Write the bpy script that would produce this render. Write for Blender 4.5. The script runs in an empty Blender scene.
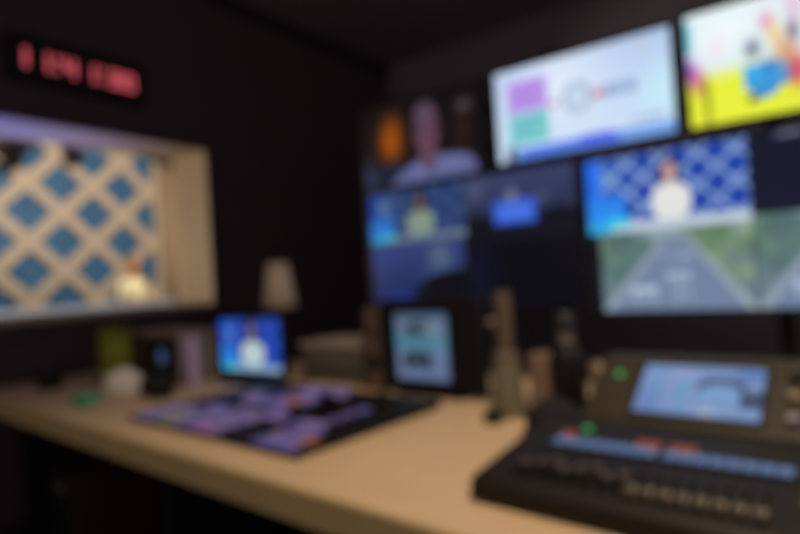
import bpy, bmesh, math, random
import numpy as np
from mathutils import Vector, Matrix

random.seed(7)
scene = bpy.context.scene
col = scene.collection
PI = math.pi

# ------------------------------------------------------------------ helpers
def lin(c):
    return tuple(((v / 255) / 12.92 if v / 255 <= 0.04045 else (((v / 255) + 0.055) / 1.055) ** 2.4) for v in c)

MATS = {}
def mat(name, rgb, rough=0.6, metal=0.0, noise=0.0, scale=20.0, bump=0.0, emit=0.0, coat=0.0):
    """procedural principled material; rgb is linear albedo"""
    if name in MATS:
        return MATS[name]
    m = bpy.data.materials.new(name); m.use_nodes = True
    nt = m.node_tree; b = nt.nodes['Principled BSDF']
    b.inputs['Base Color'].default_value = (*rgb, 1)
    b.inputs['Roughness'].default_value = rough
    b.inputs['Metallic'].default_value = metal
    b.inputs['Coat Weight'].default_value = coat
    if emit:
        b.inputs['Emission Color'].default_value = (*rgb, 1)
        b.inputs['Emission Strength'].default_value = emit
    if noise or bump:
        tc = nt.nodes.new('ShaderNodeTexCoord'); nz = nt.nodes.new('ShaderNodeTexNoise')
        nz.inputs['Scale'].default_value = scale; nz.inputs['Detail'].default_value = 4
        nt.links.new(tc.outputs['Object'], nz.inputs['Vector'])
        if noise:
            mp = nt.nodes.new('ShaderNodeMix'); mp.data_type = 'RGBA'
            mp.inputs[6].default_value = (*[v * (1 - noise) for v in rgb], 1)
            mp.inputs[7].default_value = (*[min(1, v * (1 + noise)) for v in rgb], 1)
            nt.links.new(nz.outputs['Fac'], mp.inputs[0]); nt.links.new(mp.outputs[2], b.inputs['Base Color'])
        if bump:
            bp = nt.nodes.new('ShaderNodeBump'); bp.inputs['Strength'].default_value = bump
            bp.inputs['Distance'].default_value = 0.01
            nt.links.new(nz.outputs['Fac'], bp.inputs['Height']); nt.links.new(bp.outputs['Normal'], b.inputs['Normal'])
    MATS[name] = m
    return m

def glow(name, srgb, strength=1.0):
    if name in MATS:
        return MATS[name]
    m = bpy.data.materials.new(name); m.use_nodes = True
    b = m.node_tree.nodes['Principled BSDF']
    b.inputs['Base Color'].default_value = (0.02, 0.02, 0.02, 1)
    b.inputs['Roughness'].default_value = 0.4; b.inputs['Specular IOR Level'].default_value = 0.12
    b.inputs['Emission Color'].default_value = (*lin(srgb), 1)
    b.inputs['Emission Strength'].default_value = strength
    MATS[name] = m
    return m

def mat_screen():
    if 'display_picture' in MATS:
        return MATS['display_picture']
    m = bpy.data.materials.new('display_picture'); m.use_nodes = True
    nt = m.node_tree; b = nt.nodes['Principled BSDF']
    a = nt.nodes.new('ShaderNodeAttribute'); a.attribute_name = 'picture'
    b.inputs['Base Color'].default_value = (0.01, 0.01, 0.01, 1); b.inputs['Roughness'].default_value = 0.35; b.inputs['Specular IOR Level'].default_value = 0.12
    nt.links.new(a.outputs['Color'], b.inputs['Emission Color']); b.inputs['Emission Strength'].default_value = 1.0
    MATS['display_picture'] = m
    return m

def newbm():
    return bmesh.new()

def box(bm, x0, x1, y0, y1, z0, z1, bev=0.0, M=None):
    vs = [bm.verts.new((x, y, z)) for x in (x0, x1) for y in (y0, y1) for z in (z0, z1)]
    if M is not None:
        for v in vs: v.co = M @ v.co
    f = [(0, 1, 3, 2), (4, 6, 7, 5), (0, 4, 5, 1), (2, 3, 7, 6), (0, 2, 6, 4), (1, 5, 7, 3)]
    fs = [bm.faces.new([vs[i] for i in q]) for q in f]
    if bev:
        es = list({e for fc in fs for e in fc.edges})
        bmesh.ops.bevel(bm, geom=es, offset=bev, segments=2, affect='EDGES', profile=0.5)
    return vs

def prism(bm, pts, x0, x1, bev=0.0):
    """profile of (y,z) points extruded along x"""
    a = [bm.verts.new((x0, y, z)) for y, z in pts]; b = [bm.verts.new((x1, y, z)) for y, z in pts]
    fs = [bm.faces.new(a), bm.faces.new(list(reversed(b)))]
    n = len(pts)
    for i in range(n):
        fs.append(bm.faces.new([a[i], b[i], b[(i + 1) % n], a[(i + 1) % n]]))
    bmesh.ops.recalc_face_normals(bm, faces=fs)
    if bev:
        bmesh.ops.bevel(bm, geom=list({e for f in fs for e in f.edges}), offset=bev, segments=2, affect='EDGES', profile=0.5)

def slab(bm, pts, z0, z1, bev=0.0):
    """plan outline of (x,y) points extruded in z"""
    a = [bm.verts.new((x, y, z0)) for x, y in pts]; b = [bm.verts.new((x, y, z1)) for x, y in pts]
    fs = [bm.faces.new(a), bm.faces.new(list(reversed(b)))]
    n = len(pts)
    for i in range(n):
        fs.append(bm.faces.new([a[i], b[i], b[(i + 1) % n], a[(i + 1) % n]]))
    bmesh.ops.recalc_face_normals(bm, faces=fs)
    if bev:
        bmesh.ops.bevel(bm, geom=list({e for f in fs for e in f.edges}), offset=bev, segments=3, affect='EDGES', profile=0.5)

def lathe(bm, prof, c=(0, 0), seg=28, M=None):
    rings = []
    for r, z in prof:
        rings.append([bm.verts.new((c[0] + r * math.cos(2 * PI * k / seg), c[1] + r * math.sin(2 * PI * k / seg), z)) for k in range(seg)])
    for a, b in zip(rings, rings[1:]):
        for k in range(seg):
            bm.faces.new([a[k], a[(k + 1) % seg], b[(k + 1) % seg], b[k]])
    bm.faces.new(list(reversed(rings[0]))); bm.faces.new(rings[-1])
    if M is not None:
        for ring in rings:
            for v in ring: v.co = M @ v.co

def tube(bm, pts, r, seg=10):
    pts = [Vector(p) for p in pts]; rings = []
    for i, p in enumerate(pts):
        t = (pts[min(i + 1, len(pts) - 1)] - pts[max(i - 1, 0)]).normalized()
        up = Vector((0, 0, 1)) if abs(t.z) < 0.95 else Vector((1, 0, 0))
        a = t.cross(up).normalized(); b = t.cross(a)
        rings.append([bm.verts.new(p + a * r * math.cos(2 * PI * k / seg) + b * r * math.sin(2 * PI * k / seg)) for k in range(seg)])
    for a, b in zip(rings, rings[1:]):
        for k in range(seg):
            bm.faces.new([a[k], a[(k + 1) % seg], b[(k + 1) % seg], b[k]])
    bm.faces.new(list(reversed(rings[0]))); bm.faces.new(rings[-1])

def obj(name, bm, m, parent=None, smooth=False, loc=None, rotz=0.0):
    bmesh.ops.recalc_face_normals(bm, faces=bm.faces)
    me = bpy.data.meshes.new(name); bm.to_mesh(me); bm.free()
    if m: me.materials.append(m)
    if smooth:
        for p in me.polygons: p.use_smooth = True
    o = bpy.data.objects.new(name, me); col.objects.link(o)
    if parent: o.parent = parent
    if loc is not None: o.location = loc
    o.rotation_euler.z = rotz
    return o

def tag(o, label, cat, group=None):
    o['label'] = label; o['category'] = cat
    if group: o['group'] = group
    return o

def thing(name, label, cat, loc=(0, 0, 0), rotz=0.0, group=None):
    o = bpy.data.objects.new(name, None); col.objects.link(o)
    o.empty_display_size = 0.1
    o.location = loc; o.rotation_euler.z = rotz
    return tag(o, label, cat, group)

def struct(name, bm, m):
    o = obj(name, bm, m); o['kind'] = 'structure'
    return o

# desk frame: the desk runs almost parallel to the monitor wall, turned by a few degrees
DR = math.radians(-4.4)
def D(a, b, z=0.75):
    return Vector((a * math.cos(DR) - b * math.sin(DR), a * math.sin(DR) + b * math.cos(DR), z))
DESK = 0.75

# ------------------------------------------------------------------ pictures shown on displays
class Pic:
    def __init__(s, w, h, bg=(0, 0, 0)):
        s.w, s.h = w, h
        s.a = np.zeros((h, w, 3)); s.a[:] = bg
        s.u, s.v = np.meshgrid((np.arange(w) + .5) / w, (np.arange(h) + .5) / h)
    def put(s, mask, c, al=1.0):
        s.a[mask] = s.a[mask] * (1 - al) + np.array(c) * al
    def rect(s, u0, v0, u1, v1, c, al=1.0):
        s.put((s.u >= u0) & (s.u < u1) & (s.v >= v0) & (s.v < v1), c, al)
    def grad(s, u0, v0, u1, v1, c0, c1, axis='v'):
        m = (s.u >= u0) & (s.u < u1) & (s.v >= v0) & (s.v < v1)
        t = ((s.v - v0) / (v1 - v0)) if axis == 'v' else ((s.u - u0) / (u1 - u0))
        s.a[m] = (np.array(c0) * (1 - t[..., None]) + np.array(c1) * t[..., None])[m]
    def ell(s, u, v, ru, rv, c, al=1.0):
        s.put(((s.u - u) / ru) ** 2 + ((s.v - v) / rv) ** 2 < 1, c, al)
    def soft(s, u, v, ru, rv, c, al=1.0):
        k = np.exp(-(((s.u - u) / ru) ** 2 + ((s.v - v) / rv) ** 2))[..., None] * al
        s.a = s.a * (1 - k) + np.array(c) * k
    def poly(s, pts, c, al=1.0):
        m = np.zeros_like(s.u, bool); n = len(pts)
        for i in range(n):
            (x0, y0), (x1, y1) = pts[i], pts[(i + 1) % n]
            if y0 == y1: continue
            k = ((s.v >= min(y0, y1)) & (s.v < max(y0, y1)) & (s.u < x0 + (s.v - y0) * (x1 - x0) / (y1 - y0)))
            m ^= k
        s.put(m, c, al)
    def line(s, u0, v0, u1, v1, w, c, asp=1.0):
        du, dv = (u1 - u0), (v1 - v0) / asp; L = du * du + dv * dv
        t = np.clip(((s.u - u0) * du + (s.v - v0) / asp * dv) / L, 0, 1)
        d = np.hypot(s.u - u0 - t * du, (s.v - v0) / asp - t * dv)
        s.put(d < w / 2, c)

def picture(name, pic, parent, P0, U, V):
    """grid mesh carrying the picture as a colour attribute; P0 top-left, U to the right, V downwards"""
    w, h = pic.w, pic.h
    P0, U, V = Vector(P0), Vector(U), Vector(V)
    verts = [tuple(P0 + U * (i / w) + V * (j / h)) for j in range(h + 1) for i in range(w + 1)]
    faces = [(j * (w + 1) + i, (j + 1) * (w + 1) + i, (j + 1) * (w + 1) + i + 1, j * (w + 1) + i + 1) for j in range(h) for i in range(w)]
    me = bpy.data.meshes.new(name); me.from_pydata(verts, [], faces)
    at = me.color_attributes.new('picture', 'FLOAT_COLOR', 'CORNER')
    a = np.clip(pic.a / 255, 0, 1); a = np.where(a <= 0.04045, a / 12.92, ((a + 0.055) / 1.055) ** 2.4)
    rgba = np.concatenate([a, np.ones((h, w, 1))], 2).reshape(-1, 4)
    at.data.foreach_set('color', np.repeat(rgba, 4, axis=0).astype(np.float32).ravel())
    me.materials.append(mat_screen())
    o = bpy.data.objects.new(name, me); col.objects.link(o); o.parent = parent
    return o

def pic_anchor(bg=(30, 70, 170), lat=(90, 130, 190), top=(235, 240, 225), desk=(215, 225, 235), left=(30, 110, 235), dim=1.0, skin=(200, 165, 165), w=112, h=64, scale=1.0):
    p = Pic(w, h, bg)
    for k in range(-4, 9):
        p.line(k * .22, 0, k * .22 + .56, 1, .03, lat, 1.78); p.line(k * .22 + .56, 0, k * .22, 1, .03, lat, 1.78)
    p.soft(.14, .28, .1, .2, (120, 165, 215), .7)
    p.rect(0, 0, .1, 1, left); p.grad(.0, .5, .26, .9, (40, 120, 230), (50, 150, 240))
    # presenter: dark hair, face, pale top
    s = scale
    c = .57; p.ell(.55, .30, .085 * s, .26 * s, (60, 45, 60)); p.ell(.55, .27, .045 * s, .13 * s, skin)
    p.rect(.53, .36, .57, .46, skin)
    p.poly([(.55 - .13 * s, .5), (.52, .42), (.58, .42), (.55 + .13 * s, .5), (.55 + .15 * s, .72), (.55 + .09 * s, .9), (.55 - .09 * s, .9), (.55 - .15 * s, .72)], top)
    p.rect(.16, .88, 1, 1, desk); p.rect(0, .88, .16, 1, (40, 170, 225))
    p.rect(.13, .82, .28, .94, (60, 200, 225))
    p.a *= dim
    return p

def pic_road(w=96, h=60, dim=1.0):
    p = Pic(w, h, (105, 125, 135))
    p.grad(0, 0, 1, .25, (150, 170, 185), (110, 130, 140))
    rnd = random.Random(4)
    for k in range(26):
        p.soft(rnd.uniform(0, .32), rnd.uniform(0, .55), .07, .1, rnd.choice([(70, 100, 90), (110, 140, 120), (85, 115, 115), (60, 85, 85)]), .8)
        p.soft(rnd.uniform(.62, 1), rnd.uniform(0, .6), .07, .1, rnd.choice([(112, 145, 100), (88, 118, 88), (142, 165, 118), (98, 128, 104)]), .8)
    p.poly([(.42, .12), (.62, .12), (1.02, 1), (-.02, 1)], (112, 130, 158))
    p.poly([(.43, .12), (.46, .12), (.06, 1), (-.02, 1)], (140, 156, 172)); p.poly([(.59, .12), (.62, .12), (1.02, 1), (.94, 1)], (145, 160, 170))
    for k in range(5):
        v = .2 + .17 * k
        p.line(.52, v, .52, v + .07, .012, (160, 175, 190), 1.6)
    for u, v, s in ((.53, .60, .07), (.30, .78, .09), (.55, .8, .05), (.44, .3, .03), (.58, .34, .03)):
        p.rect(u - s, v - s * .8, u + s, v + s * .8, (175, 195, 215)); p.rect(u - s * .8, v - s * .2, u + s * .8, v + s * .5, (125, 145, 170))
    p.a *= dim
    return p

def pic_slide():
    p = Pic(128, 72, (196, 216, 246))
    p.grad(0, 0, 1, 1, (178, 200, 236), (205, 228, 250), 'v'); p.soft(.38, .3, .32, .5, (228, 238, 252), .9); p.soft(.95, .6, .12, .3, (200, 238, 250), .8)
    p.rect(.08, .14, .33, .48, (187, 150, 232)); p.rect(.08, .50, .33, .83, (122, 202, 205))
    for k in range(4):
        p.rect(.11, .20 + .06 * k, .29 - .03 * (k % 2), .225 + .06 * k, (168, 128, 215)); p.rect(.11, .57 + .06 * k, .29 - .04 * (k % 2), .595 + .06 * k, (96, 180, 190))
    p.ell(.36, .47, .022, .035, (220, 120, 140)); p.ell(.5, .46, .09, .17, (176, 192, 218)); p.ell(.5, .46, .05, .1, (205, 220, 240))
    p.ell(.62, .47, .03, .045, (205, 110, 150))
    for k in range(5):
        p.rect(.66 + .034 * k, .40, .684 + .034 * k, .53, (140, 160, 205))
    for k in range(6):
        p.rect(.78 + .03 * k, .78, .80 + .03 * k, .83, (165, 165, 215))
    p.rect(.84, .06, .88, .12, (190, 200, 190))
    p.rect(.12, .88, 1, 1, (120, 165, 235)); p.rect(.14, .87, .72, .985, (86, 125, 232)); p.rect(.5, .86, .68, .96, (78, 98, 232))
    p.rect(.05, .84, .12, 1, (140, 160, 190)); p.ell(.085, .9, .02, .05, (70, 80, 110)); p.rect(.06, .94, .11, 1, (60, 70, 110))
    return p

def pic_play():
    p = Pic(192, 72, (226, 240, 244)); p.u = p.u / .47   # the left half of the picture is what the room view takes in
    p.soft(.35, .2, .3, .2, (240, 250, 252), 1); p.soft(.28, .33, .07, .1, (246, 228, 238), .9)
    p.rect(.0, .58, 1, 1, (232, 240, 60)); p.grad(0, .5, 1, .64, (226, 240, 240), (232, 240, 60))
    p.rect(0, .05, .05, .34, (110, 205, 225)); p.soft(.03, .5, .045, .1, (130, 70, 190), 1); p.soft(.08, .58, .05, .1, (225, 90, 160), 1)
    p.soft(.13, .65, .04, .07, (190, 120, 90), .9); p.rect(.14, .62, .19, 1, (175, 175, 45)); p.soft(.16, .8, .03, .2, (140, 140, 40), .8)
    # heap of toys on the right
    p.soft(.59, .42, .06, .07, (95, 100, 125), 1); p.rect(.50, .56, .90, .76, (66, 172, 232)); p.poly([(.52, .7), (.6, .86), (.74, .84), (.88, .7)], (60, 150, 215))
    p.rect(.52, .8, .62, .88, (110, 110, 70)); p.soft(.72, .22, .05, .07, (230, 140, 180), 1); p.soft(.78, .34, .045, .09, (242, 210, 110), 1)
    p.soft(.86, .50, .09, .12, (225, 165, 120), 1); p.soft(.93, .34, .04, .08, (80, 70, 95), 1); p.soft(.95, .68, .08, .13, (210, 60, 110), 1)
    p.soft(.72, .6, .06, .06, (50, 110, 200), .9); p.soft(.95, .15, .06, .12, (232, 190, 215), 1); p.soft(.88, .88, .08, .06, (230, 235, 70), 1)
    return p

def pic_man():
    p = Pic(112, 64, (17, 12, 16))
    p.soft(.25, .45, .11, .28, (165, 80, 14), 1.0); p.soft(.27, .3, .06, .15, (150, 75, 15), .6); p.soft(.08, .6, .05, .3, (30, 25, 22), .8)
    p.rect(.0, .72, .34, 1, (24, 32, 48)); p.soft(.03, .85, .06, .2, (52, 58, 92), .8)
    p.soft(.86, .22, .05, .07, (95, 98, 110), .9); p.soft(.84, .5, .07, .3, (58, 30, 20), .7)
    p.poly([(.24, 1), (.32, .86), (.48, .74), (.66, .72), (.88, .78), (.94, .9), (.94, 1)], (92, 96, 142)); p.soft(.75, .85, .1, .1, (112, 116, 165), .7); p.soft(.48, .88, .06, .1, (112, 118, 170), .6)
    p.poly([(.49, .6), (.63, .6), (.61, .84), (.56, .9), (.51, .8)], (96, 62, 78))
    p.ell(.56, .40, .1, .33, (98, 68, 86)); p.ell(.55, .2, .088, .14, (88, 66, 84)); p.ell(.50, .38, .02, .025, (60, 40, 52)); p.ell(.62, .38, .02, .025, (58, 38, 50))
    p.ell(.56, .58, .04, .022, (105, 45, 62)); p.poly([(.54, .4), (.58, .4), (.60, .5), (.53, .5)], (88, 56, 72)); p.soft(.67, .4, .03, .2, (40, 26, 36), .7)
    return p

def pic_desk_feed():
    p = Pic(112, 64, (52, 58, 92))
    p.grad(0, 0, 1, .55, (58, 64, 100), (44, 50, 84)); p.rect(0, .62, 1, 1, (18, 18, 30)); p.soft(.1, .8, .12, .25, (14, 14, 24), .9); p.soft(.85, .68, .1, .12, (12, 14, 26), .9)
    p.rect(.28, .42, .66, .78, (52, 92, 205)); p.rect(.32, .5, .62, .72, (70, 112, 225)); p.soft(.45, .36, .05, .1, (140, 140, 165), .9)
    p.soft(.72, .42, .05, .06, (90, 95, 130), .8); p.soft(.1, .2, .1, .2, (85, 95, 125), .6)
    return p

def pic_dim_feed():
    p = Pic(96, 56, (34, 48, 96))
    p.grad(0, 0, 1, 1, (48, 64, 118), (20, 32, 76)); p.soft(.75, .25, .12, .2, (92, 110, 130), .9); p.soft(.8, .5, .2, .1, (70, 100, 140), .7)
    p.poly([(.45, .75), (.7, .5), (1, .45), (1, 1), (.45, 1)], (10, 10, 20)); p.soft(.3, .85, .2, .15, (30, 50, 120), .8); p.soft(.1, .2, .12, .2, (36, 60, 125), .8)
    return p

def pic_traffic():
    p = Pic(72, 72, (112, 128, 180))
    p.grad(0, 0, 1, 1, (120, 132, 180), (108, 122, 182)); p.rect(0, 0, 1, .1, (85, 105, 150)); p.rect(.0, .32, 1, .56, (88, 142, 188))
    p.poly([(.2, .2), (.4, .1), (.66, .12), (.8, .28), (.72, .36), (.24, .36)], (62, 78, 112)); p.rect(.45, .2, .62, .27, (120, 140, 170)); p.soft(.7, .26, .08, .1, (182, 192, 218), .9)
    p.poly([(.12, .66), (.2, .58), (.56, .56), (.68, .66), (.66, .78), (.14, .8)], (44, 52, 80)); p.rect(.24, .61, .52, .67, (86, 100, 140)); p.ell(.24, .8, .06, .05, (24, 26, 44)); p.ell(.56, .79, .06, .05, (24, 26, 44))
    p.soft(.88, .6, .05, .3, (140, 150, 205), .8); p.rect(.05, .9, .95, .93, (130, 142, 195)); p.soft(.1, .7, .05, .2, (150, 155, 200), .6)
    p.a = p.a * .8 + np.array((0, 6, -6))
    return p

def pic_touch():
    p = Pic(80, 56, (128, 160, 208))
    for k in range(8):
        p.rect(.02 + .06 * k, .05, .065 + .06 * k, .95, [(138, 160, 212), (118, 160, 212), (112, 166, 205), (140, 156, 208)][k % 4])
    for k in range(5):
        p.rect(0, .17 + .18 * k, .52, .185 + .18 * k, (112, 142, 190))
    p.soft(.35, .15, .1, .12, (170, 165, 215), .8); p.soft(.1, .8, .1, .3, (106, 128, 190), .7)
    p.rect(.52, .2, .98, .3, (110, 135, 180)); p.ell(.68, .42, .2, .2, (74, 90, 124)); p.ell(.68, .54, .17, .18, (126, 165, 214))
    p.rect(.84, .45, 1, .78, (58, 74, 108)); p.rect(.78, .05, 1, .22, (92, 132, 196)); p.soft(.6, .92, .08, .06, (196, 196, 214), .9); p.rect(.88, .5, .96, .55, (100, 120, 170)); p.a *= .92
    return p

# ------------------------------------------------------------------ materials
wall_black = mat('black_painted_wall', (0.055, 0.034, 0.048), 0.85, noise=0.15, scale=3, bump=0.05)
wall_grey = mat('charcoal_wall', (0.19, 0.165, 0.21), 0.85, noise=0.15, scale=3, bump=0.05)
ceil_black = mat('charcoal_ceiling', (0.19, 0.16, 0.20), 0.9, noise=0.2, scale=6)
carpet = mat('dark_carpet', (0.012, 0.009, 0.011), 0.95, noise=0.4, scale=120, bump=0.4)
reveal_m = mat('cream_reveal_paint', (0.45, 0.36, 0.27), 0.6, noise=0.05, scale=5)
black_pl = mat('black_plastic', (0.008, 0.007, 0.010), 0.55)
black_sat = mat('black_satin_metal', (0.010, 0.009, 0.011), 0.5, noise=0.1, scale=40)
dark_bezel = mat('dark_bezel', (0.014, 0.013, 0.02), 0.45)
wood = mat('maple_worktop', (0.66, 0.47, 0.29), 0.5, noise=0.10, scale=7, bump=0.02)
woodedge = mat('maple_edge_band', (0.60, 0.44, 0.20), 0.6, noise=0.12, scale=9)

# ------------------------------------------------------------------ the control room shell
XL, YB, ZC = -3.6, 5.0, 3.5
WY0, WY1, WZ0, WZ1, WT = -0.2, 2.61, 1.11, 2.235, 0.42
bm = newbm(); box(bm, XL - WT, 3.2, -2.5, YB + .15, -0.1, 0); struct('floor', bm, carpet)
bm = newbm(); box(bm, XL - WT, 3.2, -2.5, YB + .15, ZC, ZC + .1); struct('ceiling', bm, ceil_black)
bm = newbm(); box(bm, XL, 3.2, YB, YB + .15, 0, ZC); struct('wall_back', bm, wall_grey)
bm = newbm()
box(bm, XL - WT, XL, -2.5, YB + .15, 0, WZ0 - .03); box(bm, XL - WT, XL, -2.5, YB + .15, WZ1 + .02, ZC)
box(bm, XL - WT, XL, -2.5, WY0 - .02, WZ0 - .03, WZ1 + .02); box(bm, XL - WT, XL, WY1 + .02, YB + .15, WZ0 - .03, WZ1 + .02)
struct('wall_left', bm, wall_black)
# cream lining of the deep window opening, with the glass pane in it
bm = newbm()
x0, x1 = XL - WT, XL + .004
box(bm, x0, x1, WY0, WY1, WZ1, WZ1 + .02); box(bm, x0, x1, WY0, WY1, WZ0 - .03, WZ0)
box(bm, x0, x1, WY0 - .02, WY0, WZ0 - .03, WZ1 + .02); box(bm, x0, x1, WY1, WY1 + .02, WZ0 - .03, WZ1 + .02)
for k in range(5):
    box(bm, x0 + .04 + .075 * k, x0 + .055 + .075 * k, WY1 - .008, WY1, WZ0, WZ1)
win = struct('window_1', bm, reveal_m)
g = bpy.data.materials.new('studio_glass'); g.use_nodes = True
nt = g.node_tree; nt.nodes.remove(nt.nodes['Principled BSDF'])
tr = nt.nodes.new('ShaderNodeBsdfTransparent'); gl = nt.nodes.new('ShaderNodeBsdfGlossy'); gl.inputs['Roughness'].default_value = .02
fr = nt.nodes.new('ShaderNodeMath'); fr.operation = 'MULTIPLY_ADD'; fr.inputs[1].default_value = .25; fr.inputs[2].default_value = .02
lw = nt.nodes.new('ShaderNodeLayerWeight'); pw = nt.nodes.new('ShaderNodeMath'); pw.operation = 'POWER'; pw.inputs[1].default_value = 4
nt.links.new(lw.outputs['Facing'], pw.inputs[0]); nt.links.new(pw.outputs[0], fr.inputs[0])
mx = nt.nodes.new('ShaderNodeMixShader')
tr.inputs['Color'].default_value = (.95, .96, .97, 1)
nt.links.new(fr.outputs[0], mx.inputs[0]); nt.links.new(tr.outputs[0], mx.inputs[1]); nt.links.new(gl.outputs[0], mx.inputs[2])
nt.links.new(mx.outputs[0], nt.nodes['Material Output'].inputs[0])
bm = newbm(); box(bm, XL - .32, XL - .31, WY0, WY1, WZ0, WZ1); obj('glass_pane', bm, g, win)
# dark trim that frames the opening and a ledge below it
bm = newbm()
box(bm, XL, XL + .02, WY0 - .08, WY1 + .06, WZ1 + .005, WZ1 + .06, .004); box(bm, XL, XL + .03, WY0 - .08, WY1 + .06, WZ0 - .10, WZ0 - .035, .004)
box(bm, XL, XL + .02, WY1 + .005, WY1 + .06, WZ0 - .035, WZ1 + .005, .004)
struct('trim_1', bm, wall_black)
bm = newbm(); box(bm, XL, XL + .03, WY1 + .07, YB, ZC - .12, ZC, .004); struct('trim_2', bm, mat('dark_blue_cornice', (0.014, 0.012, 0.026), .8))
bm = newbm(); box(bm, XL, XL + .015, 2.0, YB, 0, .1); struct('baseboard_left', bm, black_pl)
bm = newbm(); box(bm, XL + .015, 3.2, YB - .015, YB, 0, .1); struct('baseboard_back', bm, black_pl)

# ------------------------------------------------------------------ the studio behind the window
SX = -10.0
studio_dark = mat('studio_dark_paint', (0.06, 0.045, 0.04), 0.9)
bm = newbm(); box(bm, SX - .4, XL - WT, -2.5, 9.5, -0.1, 0); struct('floor_studio', bm, mat('studio_floor', (0.10, 0.085, 0.07), 0.6, noise=.1))
bm = newbm(); box(bm, SX - .4, XL - WT, -2.5, 9.5, 4.6, 4.7); struct('ceiling_studio', bm, studio_dark)
bm = newbm(); box(bm, SX - .4, SX - .25, -2.5, 9.5, 0, 4.6); struct('wall_studio_far', bm, studio_dark)
bm = newbm(); box(bm, SX - .4, XL - WT, 9.5, 9.65, 0, 4.6); struct('wall_studio_right', bm, studio_dark)
bm = newbm(); box(bm, SX - .4, XL - WT, -2.65, -2.5, 0, 4.6); struct('wall_studio_left', bm, studio_dark)

# lattice set wall: blue backing panel with a cream diagonal lattice in front
t = thing('lattice_set_wall', 'cream diagonal lattice over a blue panel behind the studio window', 'set wall', (SX, 2.0, 0))
bm = newbm(); box(bm, -.12, -.08, -2.0, 4.13, 0, 4.2)
obj('backing_panel', bm, mat('blue_panel_paint', (0.03, 0.13, 0.28), 0.7, noise=.35, scale=5), t)
bm = newbm()
hy, hz = .515, .485
L = 12
ang = math.atan2(hz, hy)
for fam, sgn in ((0, 1), (1, -1)):
    for k in range(-23, 24, 2):
        cy, cz = (3.925 - 2.0) + hy * k, 1.665
        M = Matrix.Translation((0, cy, cz)) @ Matrix.Rotation(sgn * ang, 4, 'X')
        box(bm, -.08 + .004 * fam, -.02 + .004 * fam, -L / 2, L / 2, -.102, .102, 0, M)
for co, no in (((0, -2.0, 0), (0, -1, 0)), ((0, 4.13, 0), (0, 1, 0)), ((0, 0, .02), (0, 0, -1)), ((0, 0, 4.18), (0, 0, 1))):
    bmesh.ops.bisect_plane(bm, geom=bm.verts[:] + bm.edges[:] + bm.faces[:], plane_co=co, plane_no=no, clear_outer=True)
obj('lattice', bm, mat('cream_lattice_paint', (0.55, 0.43, 0.31), 0.6, noise=.05, scale=4), t)
bm = newbm()
box(bm, -.09, -.01, 4.08, 4.2, 0, 4.2, .01); box(bm, -.09, -.01, -2.0, 4.08, 0, .12, .01)
obj('frame', bm, MATS['cream_lattice_paint'], t)

# curtain right of the lattice
bm = newbm(); n = 120
for (dx) in (0, .03):
    pass
cols_ = []
for i in range(n + 1):
    y = 6.24 + (9.2 - 6.24) * i / n; x = SX - .03 + .05 * math.sin(i * .55) + .015 * math.sin(i * 1.7)
    cols_.append([bm.verts.new((x, y, 0.01)), bm.verts.new((x, y, 3.62)), bm.verts.new((x - .02, y, 3.62)), bm.verts.new((x - .02, y, 0.01))])
for a, b in zip(cols_, cols_[1:]):
    for k in range(4): bm.faces.new([a[k], b[k], b[(k + 1) % 4], a[(k + 1) % 4]])
bm.faces.new(cols_[0]); bm.faces.new(list(reversed(cols_[-1])))
cu = obj('studio_curtain', bm, mat('tan_curtain_cloth', (0.40, 0.28, 0.18), 0.9, noise=.08, scale=30), smooth=True)
tag(cu, 'tan pleated curtain right of the lattice, seen through the window', 'curtain')
t = thing('curtain_rail', 'dark rail along the top of the tan studio curtain', 'curtain rail', (SX - .03, 6.2, 3.64))
bm = newbm(); box(bm, -.08, .08, 0, 3.1, -.018, .03, .006); obj('track', bm, black_sat, t)
for k in range(3):
    bm = newbm(); tube(bm, [(0, .2 + 1.3 * k, .03), (0, .2 + 1.3 * k, .96)], .008); obj('hanger_rod', bm, black_sat, t)

# news desk
t = thing('news_desk', 'pale bluish news desk in front of the studio presenter', 'desk', (-8.1, 4.0, 0))
bm = newbm(); box(bm, -.3, .3, -1.35, 1.0, 1.03, 1.10, .01); obj('desktop', bm, mat('pale_blue_laminate', (0.42, 0.47, 0.60), .4), t)
bm = newbm(); box(bm, .12, .2, -1.25, .9, .06, 1.03, .01); obj('front_panel', bm, mat('blue_laminate', (0.06, 0.12, .3), .4), t)
for s in (-1.22, .82):
    bm = newbm(); box(bm, -.24, .12, s, s + .05, 0, 1.03, .005); obj('side_panel', bm, MATS['pale_blue_laminate'], t)

# presenter, standing behind the news desk, facing the control room (+x)
def skin_mesh(chains, levels=1):
    """chains: list of (verts [(x,y,z,r)], edges, root)"""
    me = bpy.data.meshes.new('skel'); V, E, Rr, roots = [], [], [], []
    for vs, es, root in chains:
        o0 = len(V)
        V += [v[:3] for v in vs]; Rr += [v[3] for v in vs]; E += [(a + o0, b + o0) for a, b in es]; roots.append(o0 + root)
    me.from_pydata(V, E, [])
    ob = bpy.data.objects.new('skel', me); col.objects.link(ob)
    md = ob.modifiers.new('s', 'SKIN'); md.use_smooth_shade = True
    for i, sv in enumerate(me.skin_vertices[0].data):
        sv.radius = (Rr[i], Rr[i]); sv.use_root = i in roots
    sb = ob.modifiers.new('d', 'SUBSURF'); sb.levels = levels; sb.render_levels = levels
    dg = bpy.context.evaluated_depsgraph_get(); dg.update()
    m2 = bpy.data.meshes.new_from_object(ob.evaluated_get(dg))
    bpy.data.objects.remove(ob); bpy.data.meshes.remove(me)
    b = bmesh.new(); b.from_mesh(m2); bpy.data.meshes.remove(m2)
    return b

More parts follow.
